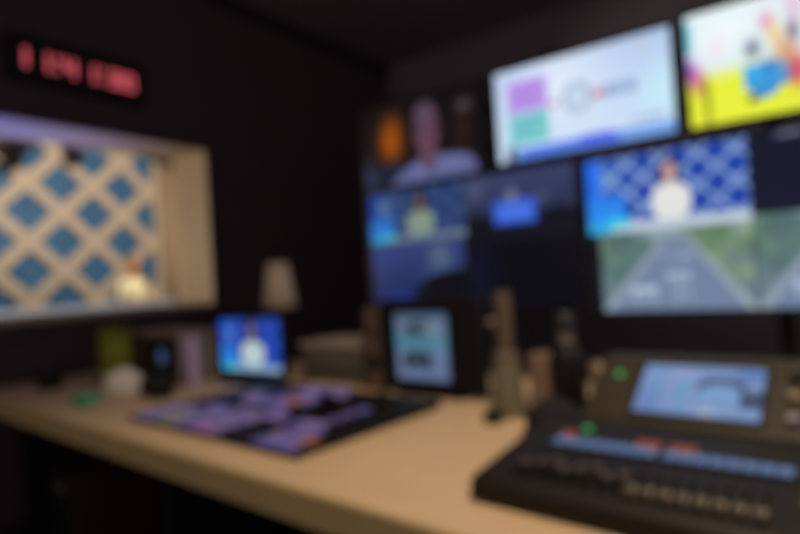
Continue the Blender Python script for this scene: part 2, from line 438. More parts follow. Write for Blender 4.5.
def person():
    t = thing('person', 'person with auburn hair in a cream top standing behind the news desk', 'person', (-8.62, 4.83, 0.0))
    # +x is forwards, +y is to the person's left
    V = [(0, 0, .95, .125), (0, 0, 1.08, .11), (.01, 0, 1.24, .125), (0, 0, 1.40, .11), (0, 0, 1.475, .055), (.015, 0, 1.56, .05)]
    E = [(0, 1), (1, 2), (2, 3), (3, 4), (4, 5)]
    def add(v, p):
        V.append(v); E.append((p, len(V) - 1)); return len(V) - 1
    chains = []
    for s in (-1, 1):
        i = add((0, s * .15, 1.40, .06), 3); i = add((-.01, s * .215, 1.26, .046), i); i = add((.02, s * .235, 1.10, .040), i)
        i = add((.16, s * .20, 1.135, .034), i); i = add((.25, s * .15, 1.145, .026), i); i = add((.31, s * .12, 1.14, .028), i)
        j = add((0, s * .09, .86, .095), 0); j = add((.01, s * .10, .50, .06), j); j = add((-.02, s * .10, .30, .055), j); j = add((-.02, s * .10, .10, .04), j)
        j = add((.02, s * .10, .05, .042), j); j = add((.14, s * .11, .035, .03), j)
        for q, (dy, ln) in enumerate(((-.028, .068), (-.010, .08), (.009, .075), (.027, .058))):
            b = (.335, s * .12 + dy, 1.138)
            chains.append(([(b[0] - .02, b[1], b[2], .009), (b[0] + ln * .45, b[1], b[2] + .004, .0085), (b[0] + ln * .8, b[1], b[2] - .008, .0075), (b[0] + ln, b[1], b[2] - .02, .0065)], [(0, 1), (1, 2), (2, 3)], 0))
        b = (.305, s * .12 - s * .025, 1.135)
        chains.append(([(b[0], b[1], b[2], .011), (b[0] + .025, b[1] - s * .025, b[2], .0095), (b[0] + .055, b[1] - s * .035, b[2] - .008, .008)], [(0, 1), (1, 2)], 0))
    b1 = skin_mesh([(V, E, 0)] + chains, 2)
    # head with brow, nose, chin
    hb = bmesh.new(); bmesh.ops.create_uvsphere(hb, u_segments=32, v_segments=24, radius=1)
    for v in hb.verts:
        x, y, z = v.co
        w = .078 * (1 - .22 * max(0, -z)); d = .098 * (1 - .08 * max(0, -z))
        px, py, pz = x * d, y * w, z * .118
        if x > .6:
            nose = math.exp(-((y / .13) ** 2)) * max(0, 1 - abs(z + .12) / .25); px += .024 * nose
            eye = math.exp(-(((abs(y) - .38) / .17) ** 2) - ((z - .08) / .13) ** 2); px -= .008 * eye
            px += .006 * math.exp(-((y / .25) ** 2) - ((z + .42) / .08) ** 2)
        v.co = (px + .025, py, pz + 1.655)
    for s in (-1, 1):
        eb = bmesh.new(); bmesh.ops.create_uvsphere(eb, u_segments=12, v_segments=8, radius=1)
        for v in eb.verts: v.co = (v.co.x * .016 + .015, v.co.y * .008 + s * .079, v.co.z * .028 + 1.655)
        m_ = bpy.data.meshes.new('e'); eb.to_mesh(m_); eb.free(); hb.from_mesh(m_); bpy.data.meshes.remove(m_)
    m_ = bpy.data.meshes.new('h'); hb.to_mesh(m_); hb.free(); b1.from_mesh(m_); bpy.data.meshes.remove(m_)
    skin = mat('skin', (0.48, 0.23, 0.10), .5)
    obj('body', b1, skin, t, smooth=True)
    # clothing
    TV = [(0, 0, .92, .14), (0, 0, 1.08, .125), (.01, 0, 1.24, .142), (0, 0, 1.39, .122), (0, 0, 1.455, .07)]
    TE = [(0, 1), (1, 2), (2, 3), (3, 4)]
    for s in (-1, 1):
        TV.append((0, s * .155, 1.395, .072)); TE.append((3, len(TV) - 1))
        TV.append((-.01, s * .218, 1.26, .058)); TE.append((len(TV) - 2, len(TV) - 1))
        TV.append((.015, s * .236, 1.13, .052)); TE.append((len(TV) - 2, len(TV) - 1))
    obj('blouse', skin_mesh([(TV, TE, 0)], 2), mat('cream_blouse', (0.80, 0.72, 0.45), .8), t, smooth=True)
    PV = [(0, 0, .95, .135), (0, .09, .86, .108), (.01, .10, .5, .075), (-.02, .10, .12, .062), (0, -.09, .86, .108), (.01, -.10, .5, .075), (-.02, -.10, .12, .062)]
    obj('trousers', skin_mesh([(PV, [(0, 1), (1, 2), (2, 3), (0, 4), (4, 5), (5, 6)], 0)], 2), black_pl, t, smooth=True)
    hb = bmesh.new(); bmesh.ops.create_uvsphere(hb, u_segments=32, v_segments=24, radius=1)
    for v in hb.verts:
        x, y, z = v.co
        cut = .55 if z < .45 else 1.1
        xx = min(x, cut if z > .45 else .05)
        low = max(0, -z)
        v.co = (xx * .112 + .012, y * (.096 + .02 * low), z * (.132 if z > 0 else .20) + 1.668)
    obj('hair', hb, mat('auburn_hair', (0.34, 0.12, 0.02), .6, noise=.3, scale=60), t, smooth=True)
    for s in (-1, 1):
        eb = bmesh.new(); bmesh.ops.create_uvsphere(eb, u_segments=12, v_segments=8, radius=.0115)
        for v in eb.verts: v.co += Vector((.108, s * .031, 1.664))
        obj('eye', eb, mat('eye_dark', (.03, .02, .02), .2), t, smooth=True)
    eb = bmesh.new(); bmesh.ops.create_uvsphere(eb, u_segments=12, v_segments=8, radius=1)
    for v in eb.verts: v.co = (v.co.x * .008 + .113, v.co.y * .024, v.co.z * .007 + 1.604)
    obj('mouth', eb, mat('lips', (.40, .10, .09), .4), t, smooth=True)
    for s in (-1, 1):
        sb_ = bmesh.new(); box(sb_, -.07, .18, s * .10 - .04, s * .10 + .04, 0, .045, .012); obj('shoe', sb_, black_sat, t)
person()

# studio lamps hung from the studio ceiling
def studio_lamp(loc, label, yaw, s=1.0, glowcol=None):
    t = thing('studio_lamp', label, 'stage light', loc, yaw, 'stage lights above the studio set')
    bm = newbm(); tube(bm, [(0, 0, .16 * s), (0, 0, 4.6 - loc[2])], .02); obj('drop_pole', bm, black_sat, t)
    bm = newbm(); tube(bm, [(0, -.2 * s, -.02), (0, -.2 * s, .14 * s), (0, 0, .17 * s), (0, .2 * s, .14 * s), (0, .2 * s, -.02)], .014); obj('yoke', bm, black_sat, t)
    R_ = Matrix.Rotation(math.radians(-110), 4, 'Y')
    bm = newbm(); lathe(bm, [(.10 * s, -.22 * s), (.15 * s, -.18 * s), (.16 * s, .15 * s), (.18 * s, .2 * s)], M=R_); obj('housing', bm, mat('lamp_housing', (.05, .035, .03), .5), t, smooth=False)
    bm = newbm(); lathe(bm, [(.155 * s, .2 * s), (.15 * s, .21 * s)], M=R_)
    obj('lens', bm, glow('lilac_lens', (150, 130, 230), 1.2) if glowcol else mat('lamp_lens', (.08, .08, .1), .1), t)
    for k in range(4):
        bm = newbm(); box(bm, -.15 * s, .15 * s, .17 * s, .176 * s, .2 * s, .42 * s, 0, R_ @ Matrix.Rotation(k * PI / 2, 4, 'Z') @ Matrix.Rotation(math.radians(0), 4, 'X'))
        obj('barn_door', bm, MATS['lamp_housing'], t)
    return t
studio_lamp((-7.2, 2.75, 3.02), 'large dark stage light hanging at the upper left of the studio window', 0.3, 1.0)
studio_lamp((-7.0, 3.25, 3.02), 'smaller dark stage light hanging right of the large one', -0.4, .7)
studio_lamp((-8.0, 4.95, 3.38), 'small stage light with a lilac lens near the lattice top right', 0.0, .5, True)

# ------------------------------------------------------------------ wall clock with red digits
t = thing('digital_clock', 'red LED digital clock high on the dark wall above the window', 'clock', (XL, 1.72, 2.59))
bm = newbm(); box(bm, 0, .05, -.40, .40, -.14, .14, .006); obj('case', bm, black_pl, t)
SEG = {'0': 'abcdef', '1': 'bc', '2': 'abged', '3': 'abgcd', '4': 'fgbc', '5': 'afgcd', '8': 'abcdefg'}
def digit(ch, cy, w=.078, h=.108, th=.022):
    bm = newbm()
    if ch == ':':
        box(bm, .05, .054, cy - th / 2, cy + th / 2, .025, .05)
        obj('colon_dot', bm, glow('clock_red', (220, 92, 102), .9), t); bm = newbm(); box(bm, .05, .054, cy - th / 2, cy + th / 2, -.05, -.025)
        return obj('colon_dot', bm, glow('clock_red', (220, 92, 102), .9), t)
    pos = {'a': (-w / 2, w / 2, h / 2 - th, h / 2), 'd': (-w / 2, w / 2, -h / 2, -h / 2 + th), 'g': (-w / 2, w / 2, -th / 2, th / 2),
           'f': (-w / 2, -w / 2 + th, 0, h / 2), 'e': (-w / 2, -w / 2 + th, -h / 2, 0), 'b': (w / 2 - th, w / 2, 0, h / 2), 'c': (w / 2 - th, w / 2, -h / 2, 0)}
    for s_ in SEG[ch]:
        a, b_, c, d = pos[s_]; box(bm, .05, .054, cy + a, cy + b_, c, d)
    return obj('digit', bm, glow('clock_red', (220, 92, 102), .9), t)
for ch, y in (('1', 1.39), ('1', 1.51), (':', 1.59), ('4', 1.655), ('1', 1.775), (':', 1.85), ('3', 1.93), ('0', 2.025)):
    digit(ch, y - 1.72)

# ------------------------------------------------------------------ monitor rack and the displays on it
t = thing('monitor_rack', 'black metal rack standing on the floor behind the wall displays', 'rack', (0, 3.05, 0))
for x in (-2.15, -1.1, -.1, .85):
    bm = newbm(); box(bm, x - .03, x + .03, -.03, .03, .02, 2.38, .004); obj('upright', bm, black_sat, t)
    bm = newbm(); box(bm, x - .05, x + .05, -.03, .5, 0, .04, .005); obj('foot', bm, black_sat, t)
for z in (1.25, 1.5, 1.92, 2.15):
    bm = newbm(); box(bm, -2.2, .9, -.05, -.03, z - .025, z + .025, .003); obj('rail', bm, black_sat, t)

def display(name, label, x0, x1, z0, z1, group, bez=.015):
    """wall display: front plane at y=2.9"""
    t = thing(name, label, 'television', ((x0 + x1) / 2, 2.9, z0), 0, group)
    w = (x1 - x0) / 2; h = z1 - z0
    bm = newbm(); box(bm, -w, w, .012, .045, 0, h, .004); box(bm, -w * .6, w * .6, .045, .07, h * .15, h * .8, .006); obj('back_shell', bm, black_pl, t)
    bm = newbm()
    for q in ((-w, w, 0, bez), (-w, w, h - bez, h)): box(bm, q[0], q[1], -.004, .012, q[2], q[3])
    for q in ((-w, -w + bez), (w - bez, w)): box(bm, q[0], q[1], -.004, .012, bez, h - bez)
    obj('bezel', bm, dark_bezel, t)
    bm = newbm(); box(bm, -.1, .1, .07, .10, h * .3, h * .65); obj('wall_bracket', bm, black_sat, t)
    return t, w, h
def screen_of(t, w, h, pic, bez=.015):
    picture('screen', pic, t, (-w + bez, .003, h - bez), (2 * w - 2 * bez, 0, 0), (0, 0, -(h - 2 * bez)))

G1 = 'televisions in the top row'
t, w, h = display('television', 'dim television showing a man in a pale shirt, top row left', -2.33, -1.43, 1.765, 2.30, G1); screen_of(t, w, h, pic_man())
t, w, h = display('television', 'bright television showing a pale slide with purple and teal boxes', -1.375, -.45, 1.78, 2.305, G1); screen_of(t, w, h, pic_slide())
t, w, h = display('television', 'bright television with a white and yellow picture, top row right', -.415, .53, 1.78, 2.32, G1); screen_of(t, w, h, pic_play())

G2 = 'large multiview displays in the lower row'
def multiview(label, x0, x1, z0, z1, feeds):
    t, w, h = display('multiview_display', label, x0, x1, z0, z1, G2, .012)
    bm = newbm(); box(bm, -w + .012, w - .012, .004, .012, .012, h - .012)
    s = obj('screen', bm, glow('dark_screen', (12, 13, 24), 1.0), t)
    cx = (x0 + x1) / 2
    for (fx0, fx1, fz0, fz1, pic) in feeds:
        picture('video_feed', pic, s, (fx0 - cx, .002, fz1 - z0), (fx1 - fx0, 0, 0), (0, 0, -(fz1 - fz0)))
    return t, s
pr = Pic(64, 40, (20, 24, 44)); pr.rect(.16, .03, .32, .10, (70, 78, 100))
pr.rect(.18, .045, .22, .085, (130, 135, 150)); pr.rect(.24, .045, .30, .085, (130, 135, 150))
multiview('large lower-row multiview display, bright presenter above two road pictures', -.92, .46, .955, 1.74, [
    (-.895, -.195, 1.355, 1.722, pic_anchor(scale=.82, bg=(30, 66, 165), lat=(128, 156, 205), top=(226, 226, 222), desk=(190, 205, 220), left=(36, 110, 235))),
    (-.19, .445, 1.375, 1.728, pr),
    (-.845, -.195, .97, 1.352, pic_road()),
    (-.19, .445, .97, 1.375, pic_road())])
pd_ = Pic(48, 32, (8, 8, 18)); pd_.soft(.1, .5, .15, .6, (14, 18, 44), .8)
multiview('dimmer lower-row multiview display, small presenter top left and dark tiles', -2.33, -.94, .99, 1.755, [
    (-2.295, -1.60, 1.42, 1.74, pic_anchor(bg=(26, 58, 128), lat=(78, 102, 136), top=(150, 172, 150), desk=(120, 140, 165), left=(22, 70, 175), dim=.85, skin=(110, 95, 100))),
    (-1.595, -.952, 1.38, 1.742, pic_desk_feed()),
    (-2.295, -1.62, 1.03, 1.41, pic_dim_feed()),
    (-1.60, -.96, 1.005, 1.37, pd_)])

# ------------------------------------------------------------------ control desk
t = thing('control_desk', 'long pale wooden control desk running across the room', 'desk', (0, 0, 0))
def DP(a, b):
    p = D(a, b); return (p.x, p.y)
bm = newbm()
xr = 1.0
aL = -3.62
slab(bm, [(XL + .035, D(aL, .82).y), DP(xr, .805), DP(xr, 2.17), (XL + .035, D(aL, 2.17).y)], DESK - .02, DESK, 0)
obj('worktop', bm, wood, t)
bm = newbm()
slab(bm, [(XL + .035, D(aL, .815).y), DP(xr, .80), DP(xr, .84), (XL + .035, D(aL, .855).y)], DESK - .085, DESK - .001, .008)
obj('edge_band', bm, woodedge, t)
for a in (-3.35, -1.9, -.45, .85):
    bm = newbm()
    p = [DP(a - .02, .95), DP(a + .02, .95), DP(a + .02, 2.05), DP(a - .02, 2.05)]
    slab(bm, p, 0, DESK - .02); obj('leg_panel', bm, black_sat, t)
bm = newbm(); slab(bm, [DP(-3.35, 1.95), DP(.85, 1.95), DP(.85, 1.97), DP(-3.35, 1.97)], .12, DESK - .02); obj('modesty_panel', bm, black_sat, t)

# things under the desk
t = thing('computer_tower', 'dark computer tower on the floor under the left end of the desk', 'computer', D(-2.85, 1.15, 0), DR)
bm = newbm(); box(bm, -.1, .1, -.2, .22, .015, .44, .008); obj('case', bm, mat('dark_maroon_metal', (0.035, 0.014, 0.014), .5), t)
bm = newbm(); box(bm, -.095, .095, -.212, -.2, .025, .43, .004); obj('front_panel', bm, black_pl, t)
bm = newbm(); box(bm, -.07, .07, -.216, -.212, .35, .38); obj('drive_slot', bm, mat('grey_plastic', (.12, .11, .11), .5), t)
for x in (-.08, .06):
    bm = newbm(); box(bm, x, x + .02, -.18, .2, 0, .015); obj('foot', bm, black_pl, t)

# ------------------------------------------------------------------ vision mixer (switcher) panel
SW0 = (-2.11, .93)
t = thing('vision_mixer_panel', 'low black vision mixer panel covered in lilac lit buttons', 'vision mixer', D(SW0[0], SW0[1]), DR)
bm = newbm(); prism(bm, [(0, 0), (0, .014), (.63, .028), (.63, 0)], 0, .94, .004); obj('chassis', bm, black_sat, t)
cols = [(150, 125, 195), (122, 102, 178), (165, 130, 190), (125, 120, 190), (170, 140, 180)]
def topz(v): return .014 + .014 * v / .63
rnd = random.Random(11); nb = 0
proto = {}
for r in range(10):
    for c in range(19):
        u, v = .055 + c * .046, .035 + r * .061
        # gaps of bare black panel between the button groups
        if .56 < u < .70 and v < .16: continue
        if .56 < u < .76 and .27 < v < .42: continue
        if u > .80 and v > .16: continue
        if v > .43 and not (.30 < u < .60): continue
        if r in (4,) and u < .5: continue
        if u < .16 and v > .2: continue
        if nb >= 100: continue
        if (r + c * 3) % 7 == 0 and r not in (0, 1): continue
        key = rnd.randrange(5); cl = cols[key]; k = 'l%d' % key
        if (abs(u - .90) < .05 and abs(v - .10) < .035) or (abs(u - .45) < .035 and abs(v - .40) < .04): cl, k = (215, 125, 70), 'o'
        if abs(u - .46) < .05 and v < .05: cl, k = (200, 115, 190), 'p'
        if abs(u - .20) < .04 and v < .12: cl, k = (150, 150, 95), 'y'
        if k not in proto:
            bm = newbm(); box(bm, -.018, .018, -.022, .022, 0, .008, .002)
            b = obj('button', bm, glow('lit_button_' + k, cl, .4), t); proto[k] = b
        else:
            b = proto[k].copy(); col.objects.link(b); b.parent = t
        b.location = (u, v, topz(v)); nb += 1
bm = newbm(); box(bm, .60, .76, .30, .40, topz(.3) , topz(.4) + .003, .002); obj('fader_plate', bm, black_pl, t)
bm = newbm(); box(bm, .64, .72, .35, .365, topz(.35) + .003, .075, .003); obj('transition_lever', bm, black_sat, t)
bm = newbm(); lathe(bm, [(.03, topz(.4)), (.03, topz(.4) + .012), (.012, topz(.4) + .02), (.010, .07), (.016, .075), (.014, .09)], (.865, .42)); obj('joystick', bm, black_sat, t)
for k in range(3):
    bm = newbm(); lathe(bm, [(.014, topz(.3)), (.012, topz(.3) + .022)], (.85 + .0 * k, .22 + .05 * k), 16); obj('knob', bm, black_sat, t)

# ------------------------------------------------------------------ audio console
t = thing('audio_mixing_console', 'dark digital audio console with touchscreen and fader row', 'audio mixer', D(-.62, .94), DR)
AW = .98
bm = newbm(); prism(bm, [(0, 0.006), (0, .04), (.02, .05), (.34, .088), (.40, .095), (.40, .006)], -.03, AW, .006)
olive = mat('dark_olive_metal', (0.036, 0.028, 0.015), .5, noise=.12, scale=30)
deck_m = mat('brown_black_metal', (0.014, 0.010, 0.008), .5, noise=.12, scale=30)
for m_ in (deck_m, olive, black_pl, black_sat):
    m_.node_tree.nodes['Principled BSDF'].inputs['Specular IOR Level'].default_value = .25
obj('fader_deck', bm, deck_m, t)
bm = newbm(); prism(bm, [(.365, .006), (.365, .094), (.56, .213), (.60, .213), (.66, .006)], .05, AW, .006); obj('screen_housing', bm, olive, t)
bm = newbm(); box(bm, .03, AW, .03, .55, 0, .006); obj('rubber_base', bm, black_pl, t)
# touchscreen on the sloped housing: slope from (.365,.094) to (.56,.225)
sl = Vector((0, .195, .119)); sn = Vector((0, -.119, .195)).normalized(); Ls = sl.length; sd = sl.normalized()
def on_slope(x, s, d=0.0):
    return Vector((x, .365, .094)) + sd * s + sn * d
P0 = on_slope(.164, .192, .0045)
bm = newbm()
c0, c1, c2, c3 = (on_slope(.154, .022), on_slope(.424, .022), on_slope(.424, .204), on_slope(.154, .204))
vb = [bm.verts.new(p) for p in (c0, c1, c2, c3)]; vt = [bm.verts.new(p + sn * .004) for p in (c0, c1, c2, c3)]
bm.faces.new(vb); bm.faces.new(vt)
for k in range(4): bm.faces.new([vb[k], vb[(k + 1) % 4], vt[(k + 1) % 4], vt[k]])
ts = obj('touchscreen_frame', bm, black_pl, t)
picture('touchscreen', pic_touch(), t, P0, (.250, 0, 0), -sd * .158)
# knobs and keys right of the touchscreen
mtan = mat('tan_knob_plastic', (0.22, 0.17, 0.11), .45)
rotm = Matrix.Translation((0, 0, 0))
def slope_cyl(name, x, s, r, hgt, m, smooth=False):
    q = Vector((0, 0, 1)).rotation_difference(sn).to_matrix().to_4x4()
    bm = newbm(); lathe(bm, [(r, 0), (r, hgt * .8), (r * .8, hgt)], seg=18, M=Matrix.Translation(on_slope(x, s, 0)) @ q); return obj(name, bm, m, t)
for i, (x, s, m_) in enumerate([(.47, .17, black_pl), (.53, .17, mtan), (.59, .17, mtan), (.47, .11, mtan), (.53, .11, black_pl), (.47, .045, mat('lilac_grey_knob', (.22, .18, .24), .4)), (.53, .045, mtan), (.59, .11, black_pl)]):
    slope_cyl('knob', x, s, .013, .016, m_)
green = glow('green_lit_key', (60, 155, 85), 1.0)
slope_cyl('lit_key', .105, .155, .009, .006, green)['label'] = 'green lit key'
def deckz(b): return .05 + (b - .02) * (.038 / .32)
bm = newbm(); lathe(bm, [(.010, deckz(.30)), (.010, deckz(.30) + .006)], (.095, .30), 16); obj('lit_key', bm, green, t)['label'] = 'green lit key'
# strip displays above the fader banks
def strip(x0, x1):
    n = 8; p = Pic(n * 8, 12, (52, 66, 92))
    for k in range(n):
        p.rect(k / n + .012, .08, (k + 1) / n - .012, .92, (90, 112, 152)); p.rect(k / n + .03, .3, (k + 1) / n - .05, .45, (125, 146, 182)); p.rect(k / n + .03, .62, (k + 1) / n - .04, .74, (70, 92, 140))
    za, zb = deckz(.238) + .002, deckz(.196) + .002
    bm = newbm(); box(bm, x0 - .003, x1 + .003, .192, .242, deckz(.192) - .002, deckz(.192) + .003); f_ = obj('strip_display', bm, black_pl, t)
    picture('strip_screen', p, f_, (x0, .238, za + .004), (x1 - x0, 0, 0), (0, -.042, zb - za))
strip(.054, .266); strip(.278, .488)
strip(.60, .81)
og = glow('orange_lit_key', (190, 95, 55), .6)
for x in (.062, .078, .222, .238, .254, .288, .304, .320):
    bm = newbm(); box(bm, x - .0062, x + .0062, .252, .266, deckz(.252) - .001, deckz(.266) + .006, .001); obj('lit_key', bm, og, t)['label'] = 'orange lit key'
cream = mat('cream_fader_cap', (0.26, 0.21, 0.14), .5)
for k in range(16):
    right = k >= 8
    x = (.268 if right else .052) + (k % 8) * .0272
    bm = newbm(); box(bm, x - .0015, x + .0015, .035, .178, deckz(.035) - .001, deckz(.185) - .0005)
    obj('fader_slot', bm, black_pl, t)
    b_ = .055 if right else .085 + .012 * (k % 3)
    bm = newbm(); box(bm, x - .0085, x + .0085, b_ - .014, b_ + .014, deckz(b_), deckz(b_) + .013, .003)
    obj('fader_cap', bm, cream if right else mat('brown_fader_cap', (.09, .07, .06), .5), t)
for i, (x, y) in enumerate([(.515, .10), (.515, .14), (.55, .10), (.55, .14), (.515, .18), (.55, .18)]):
    bm = newbm(); lathe(bm, [(.011, deckz(y) - .002), (.0105, deckz(y) + .014), (.008, deckz(y) + .017)], (x, y), 16); obj('knob', bm, mtan, t)

# ------------------------------------------------------------------ desktop monitors
t = thing('desktop_monitor', 'small black monitor behind the button panel showing a blue presenter picture', 'monitor', (-2.19, 1.79, DESK), 0)
bm = newbm(); box(bm, -.25, .225, 0, .03, .025, .318, .006); obj('frame', bm, black_pl, t)
bm = newbm(); box(bm, -.04, .04, .03, .06, .01, .2, .005); obj('stand_neck', bm, black_pl, t)
bm = newbm(); box(bm, -.14, .12, -.10, .12, 0, .012, .004); box(bm, -.04, .04, .0, .05, .012, .03); obj('stand_base', bm, black_pl, t)
pa = pic_anchor(bg=(24, 62, 178), lat=(58, 98, 205), top=(205, 222, 224), desk=(150, 190, 225), left=(34, 88, 225), scale=1.35, skin=(120, 110, 150), dim=.9)
picture('screen', pa, t, (-.228, -.002, .300), (.43, 0, 0), (0, 0, -.25))

t = thing('desktop_monitor', 'wide black desktop monitor showing road vehicles, centre of desk', 'monitor', D(-1.315, 1.69), DR)
bm = newbm(); box(bm, -.235, .235, 0, .045, .015, .365, .006); obj('frame', bm, black_pl, t)
bm = newbm(); box(bm, -.04, .04, .045, .09, .0, .22, .006); box(bm, -.15, .15, -.02, .16, 0, .012, .004); obj('stand', bm, black_pl, t)
picture('screen', pic_traffic(), t, (-.152, -.002, .314), (.248, 0, 0), (0, 0, -.254))
bm = newbm(); box(bm, .15, .20, -.003, 0, .05, .33); obj('control_strip', bm, black_sat, t)

# ------------------------------------------------------------------ things on the desk
def softblob(bm, sx, sy, sz, amp, seed):
    bmesh.ops.create_icosphere(bm, subdivisions=4, radius=1)
    r_ = random.Random(seed); ph = [(r_.uniform(2, 7), r_.uniform(2, 7), r_.uniform(2, 7), r_.uniform(0, 6)) for _ in range(6)]
    for v in bm.verts:
        n_ = sum(math.sin(a * v.co.x + b * v.co.y + c * v.co.z + d) for a, b, c, d in ph) / 6
        k = 1 + amp * n_
        z = v.co.z * k
        v.co = (v.co.x * sx * k, v.co.y * sy * k, max(0, (z + .55)) * sz / 1.55)

o = None
# lamp behind the small monitor
t = thing('table_lamp', 'small unlit table lamp with cream shade behind the blue-screened monitor', 'lamp', (-2.35, 2.13, DESK))
bm = newbm(); lathe(bm, [(.07, 0), (.07, .012), (.02, .03), (.014, .06), (.03, .12), (.035, .2), (.02, .28), (.01, .33), (.01, .4)]); obj('base', bm, mat('brown_ceramic', (.20, .12, .07), .5), t, True)
bm = newbm(); lathe(bm, [(.095, .33), (.055, .575), (.05, .575), (.09, .33)]); obj('lamp_shade', bm, mat('cream_shade_linen', (0.75, .58, .42), .85), t, True)

# low grey equipment box with a pale lid
t = thing('equipment_box', 'low grey-green equipment box with pale lid, left of the brown speaker', 'box', D(-1.90, 1.86), DR)
bm = newbm(); box(bm, -.2, .2, -.12, .14, .01, .15, .008); obj('body', bm, mat('grey_green_metal', (.15, .145, .115), .6), t)
bm = newbm(); box(bm, -.21, .21, -.13, .15, .15, .182, .008); obj('lid', bm, mat('pale_lid', (.40, .32, .25), .5), t)
bm = newbm(); box(bm, -.17, .17, -.125, -.12, .05, .075); obj('vent_strip', bm, mat('dark_olive_vent', (.05, .05, .04), .6), t)
for x in (-.17, .13):
    bm = newbm(); box(bm, x, x + .04, -.1, .12, 0, .01); obj('foot', bm, black_pl, t)
c = thing('drink_can', 'dark red can standing on the low grey-green box', 'can', D(-1.745, 1.84, DESK + .182))
bm = newbm(); lathe(bm, [(.022, 0), (.026, .006), (.026, .088), (.02, .098)]); obj('can_body', bm, mat('dark_red_can', (.16, .02, .015), .35), c, True)
bm = newbm(); lathe(bm, [(.018, .098), (.018, .1)]); obj('can_lid', bm, mat('brushed_alu', (.3, .28, .28), .4, .8), c)

t = thing('desktop_speaker', 'narrow brown wooden speaker standing left of the centre monitor', 'speaker', D(-1.60, 1.72), DR)
bm = newbm(); box(bm, -.05, .045, -.02, .14, 0, .335, .006); obj('cabinet', bm, mat('brown_veneer', (.14, .085, .055), .55, noise=.2, scale=12), t)
Rf = Matrix.Rotation(PI / 2, 4, 'X')
bm = newbm(); lathe(bm, [(.034, 0), (.03, .006), (.012, .002)], M=Matrix.Translation((-.003, -.019, .11)) @ Rf); obj('woofer', bm, black_pl, t)
bm = newbm(); lathe(bm, [(.018, 0), (.012, .005)], M=Matrix.Translation((-.003, -.019, .23)) @ Rf); obj('tweeter', bm, black_pl, t)

# tan post stand, canister, carton, cup
t = thing('post_stand', 'tall tan post on a round foot right of the centre monitor', 'stand', D(-.985, 1.69))
bm = newbm(); lathe(bm, [(.042, 0), (.042, .012), (.03, .02)]); obj('foot', bm, black_sat, t)
bm = newbm(); lathe(bm, [(.03, .02), (.03, .375), (.025, .38)]); obj('post', bm, mat('tan_post', (.11, .075, .045), .6), t, False)
bm = newbm(); lathe(bm, [(.010, 0), (.010, .02), (.007, .025)], M=Matrix.Translation((-.026, -.01, .28)) @ Matrix.Rotation(-PI / 2, 4, 'Y'), seg=16); k_ = obj('knob', bm, mat('pale_knob', (.45, .35, .32), .4), t); k_['label'] = 'pale clamp knob'
t = thing('canister', 'grey-olive tapered canister in front of the tan post', 'canister', D(-.915, 1.57))
bm = newbm(); lathe(bm, [(.052, 0), (.056, .01), (.042, .165), (.036, .17)]); obj('canister_body', bm, mat('olive_grey_tin', (.17, .15, .095), .5), t, False)
bm = newbm(); lathe(bm, [(.040, .17), (.040, .19), (.034, .195)]); obj('lid', bm, mat('dull_brown_lid', (.14, .10, .07), .5), t)
t = thing('desk_puck', 'small black puck lying at the foot of the olive canister', 'puck', D(-.915, 1.475))
bm = newbm(); lathe(bm, [(.028, 0), (.03, .005), (.028, .025), (.02, .03)]); obj('puck_body', bm, black_pl, t, False)
bm = newbm(); lathe(bm, [(.010, .03), (.009, .033)], seg=16); obj('button', bm, black_sat, t)
t = thing('cardboard_carton', 'tan cardboard carton between the canister and the black flask', 'carton', D(-.875, 1.78), DR + .1)
bm = newbm(); box(bm, -.055, .07, -.04, .05, 0, .165, .003); obj('carton_body', bm, mat('tan_card', (.25, .165, .115), .8, noise=.1, scale=15), t)
bm = newbm(); box(bm, -.055, .07, -.001, .012, .165, .167); obj('tape', bm, mat('brown_tape', (.2, .12, .06), .3), t)
t = thing('flask', 'tall black flask with a pale neck ring beside the audio console', 'flask', D(-.715, 1.575))
bm = newbm(); lathe(bm, [(.050, 0), (.052, .01), (.052, .185), (.044, .208), (.024, .225), (.022, .235)]); obj('flask_body', bm, black_pl, t, False)
bm = newbm(); lathe(bm, [(.023, .235), (.023, .258)]); obj('neck_ring', bm, mat('pale_pink_ring', (.34, .24, .22), .5), t)
bm = newbm(); lathe(bm, [(.028, .258), (.028, .31), (.022, .318)]); obj('cap', bm, mat('charcoal_cap', (.02, .017, .022), .5), t)
bm = newbm(); softblob(bm, .088, .07, .105, .12, 3)
tag(obj('cloth_pouch', bm, mat('black_cloth', (.009, .008, .010), .9, bump=.3, scale=60), None, True, D(-.69, 1.42), DR), 'crumpled black cloth pouch in front of the black flask', 'pouch')
t = thing('cup', 'small cream cup behind the left end of the audio console', 'cup', D(-.80, 2.03))
bm = newbm(); lathe(bm, [(.026, 0), (.034, .10), (.031, .10), (.024, .006)]); obj('cup_body', bm, mat('cream_ceramic', (.24, .175, .12), .5), t, True)
bm = newbm(); tube(bm, [(.03, 0, .08), (.052, 0, .075), (.056, 0, .05), (.045, 0, .03), (.029, 0, .03)], .005, 8); obj('handle', bm, MATS['cream_ceramic'], t, True)

# left end of the desk
t = thing('magazine_file', 'tall lime green document file standing at the left end of the desk', 'document file', D(-3.02, 1.28), DR)
bm = newbm()
lime = mat('lime_card', (.22, .26, .012), .6)
box(bm, -.05, .05, -.055, -.05, 0, .285); box(bm, -.05, .05, .05, .055, 0, .285)
box(bm, -.05, -.045, -.05, .05, 0, .285); box(bm, .045, .05, -.05, .05, 0, .24)
box(bm, -.045, .045, -.05, .05, 0, .005)
obj('file_body', bm, lime, t)
bm = newbm(); box(bm, -.025, .025, -.057, -.055, .14, .2); obj('spine_label', bm, mat('olive_label', (.26, .28, .05), .7), t)

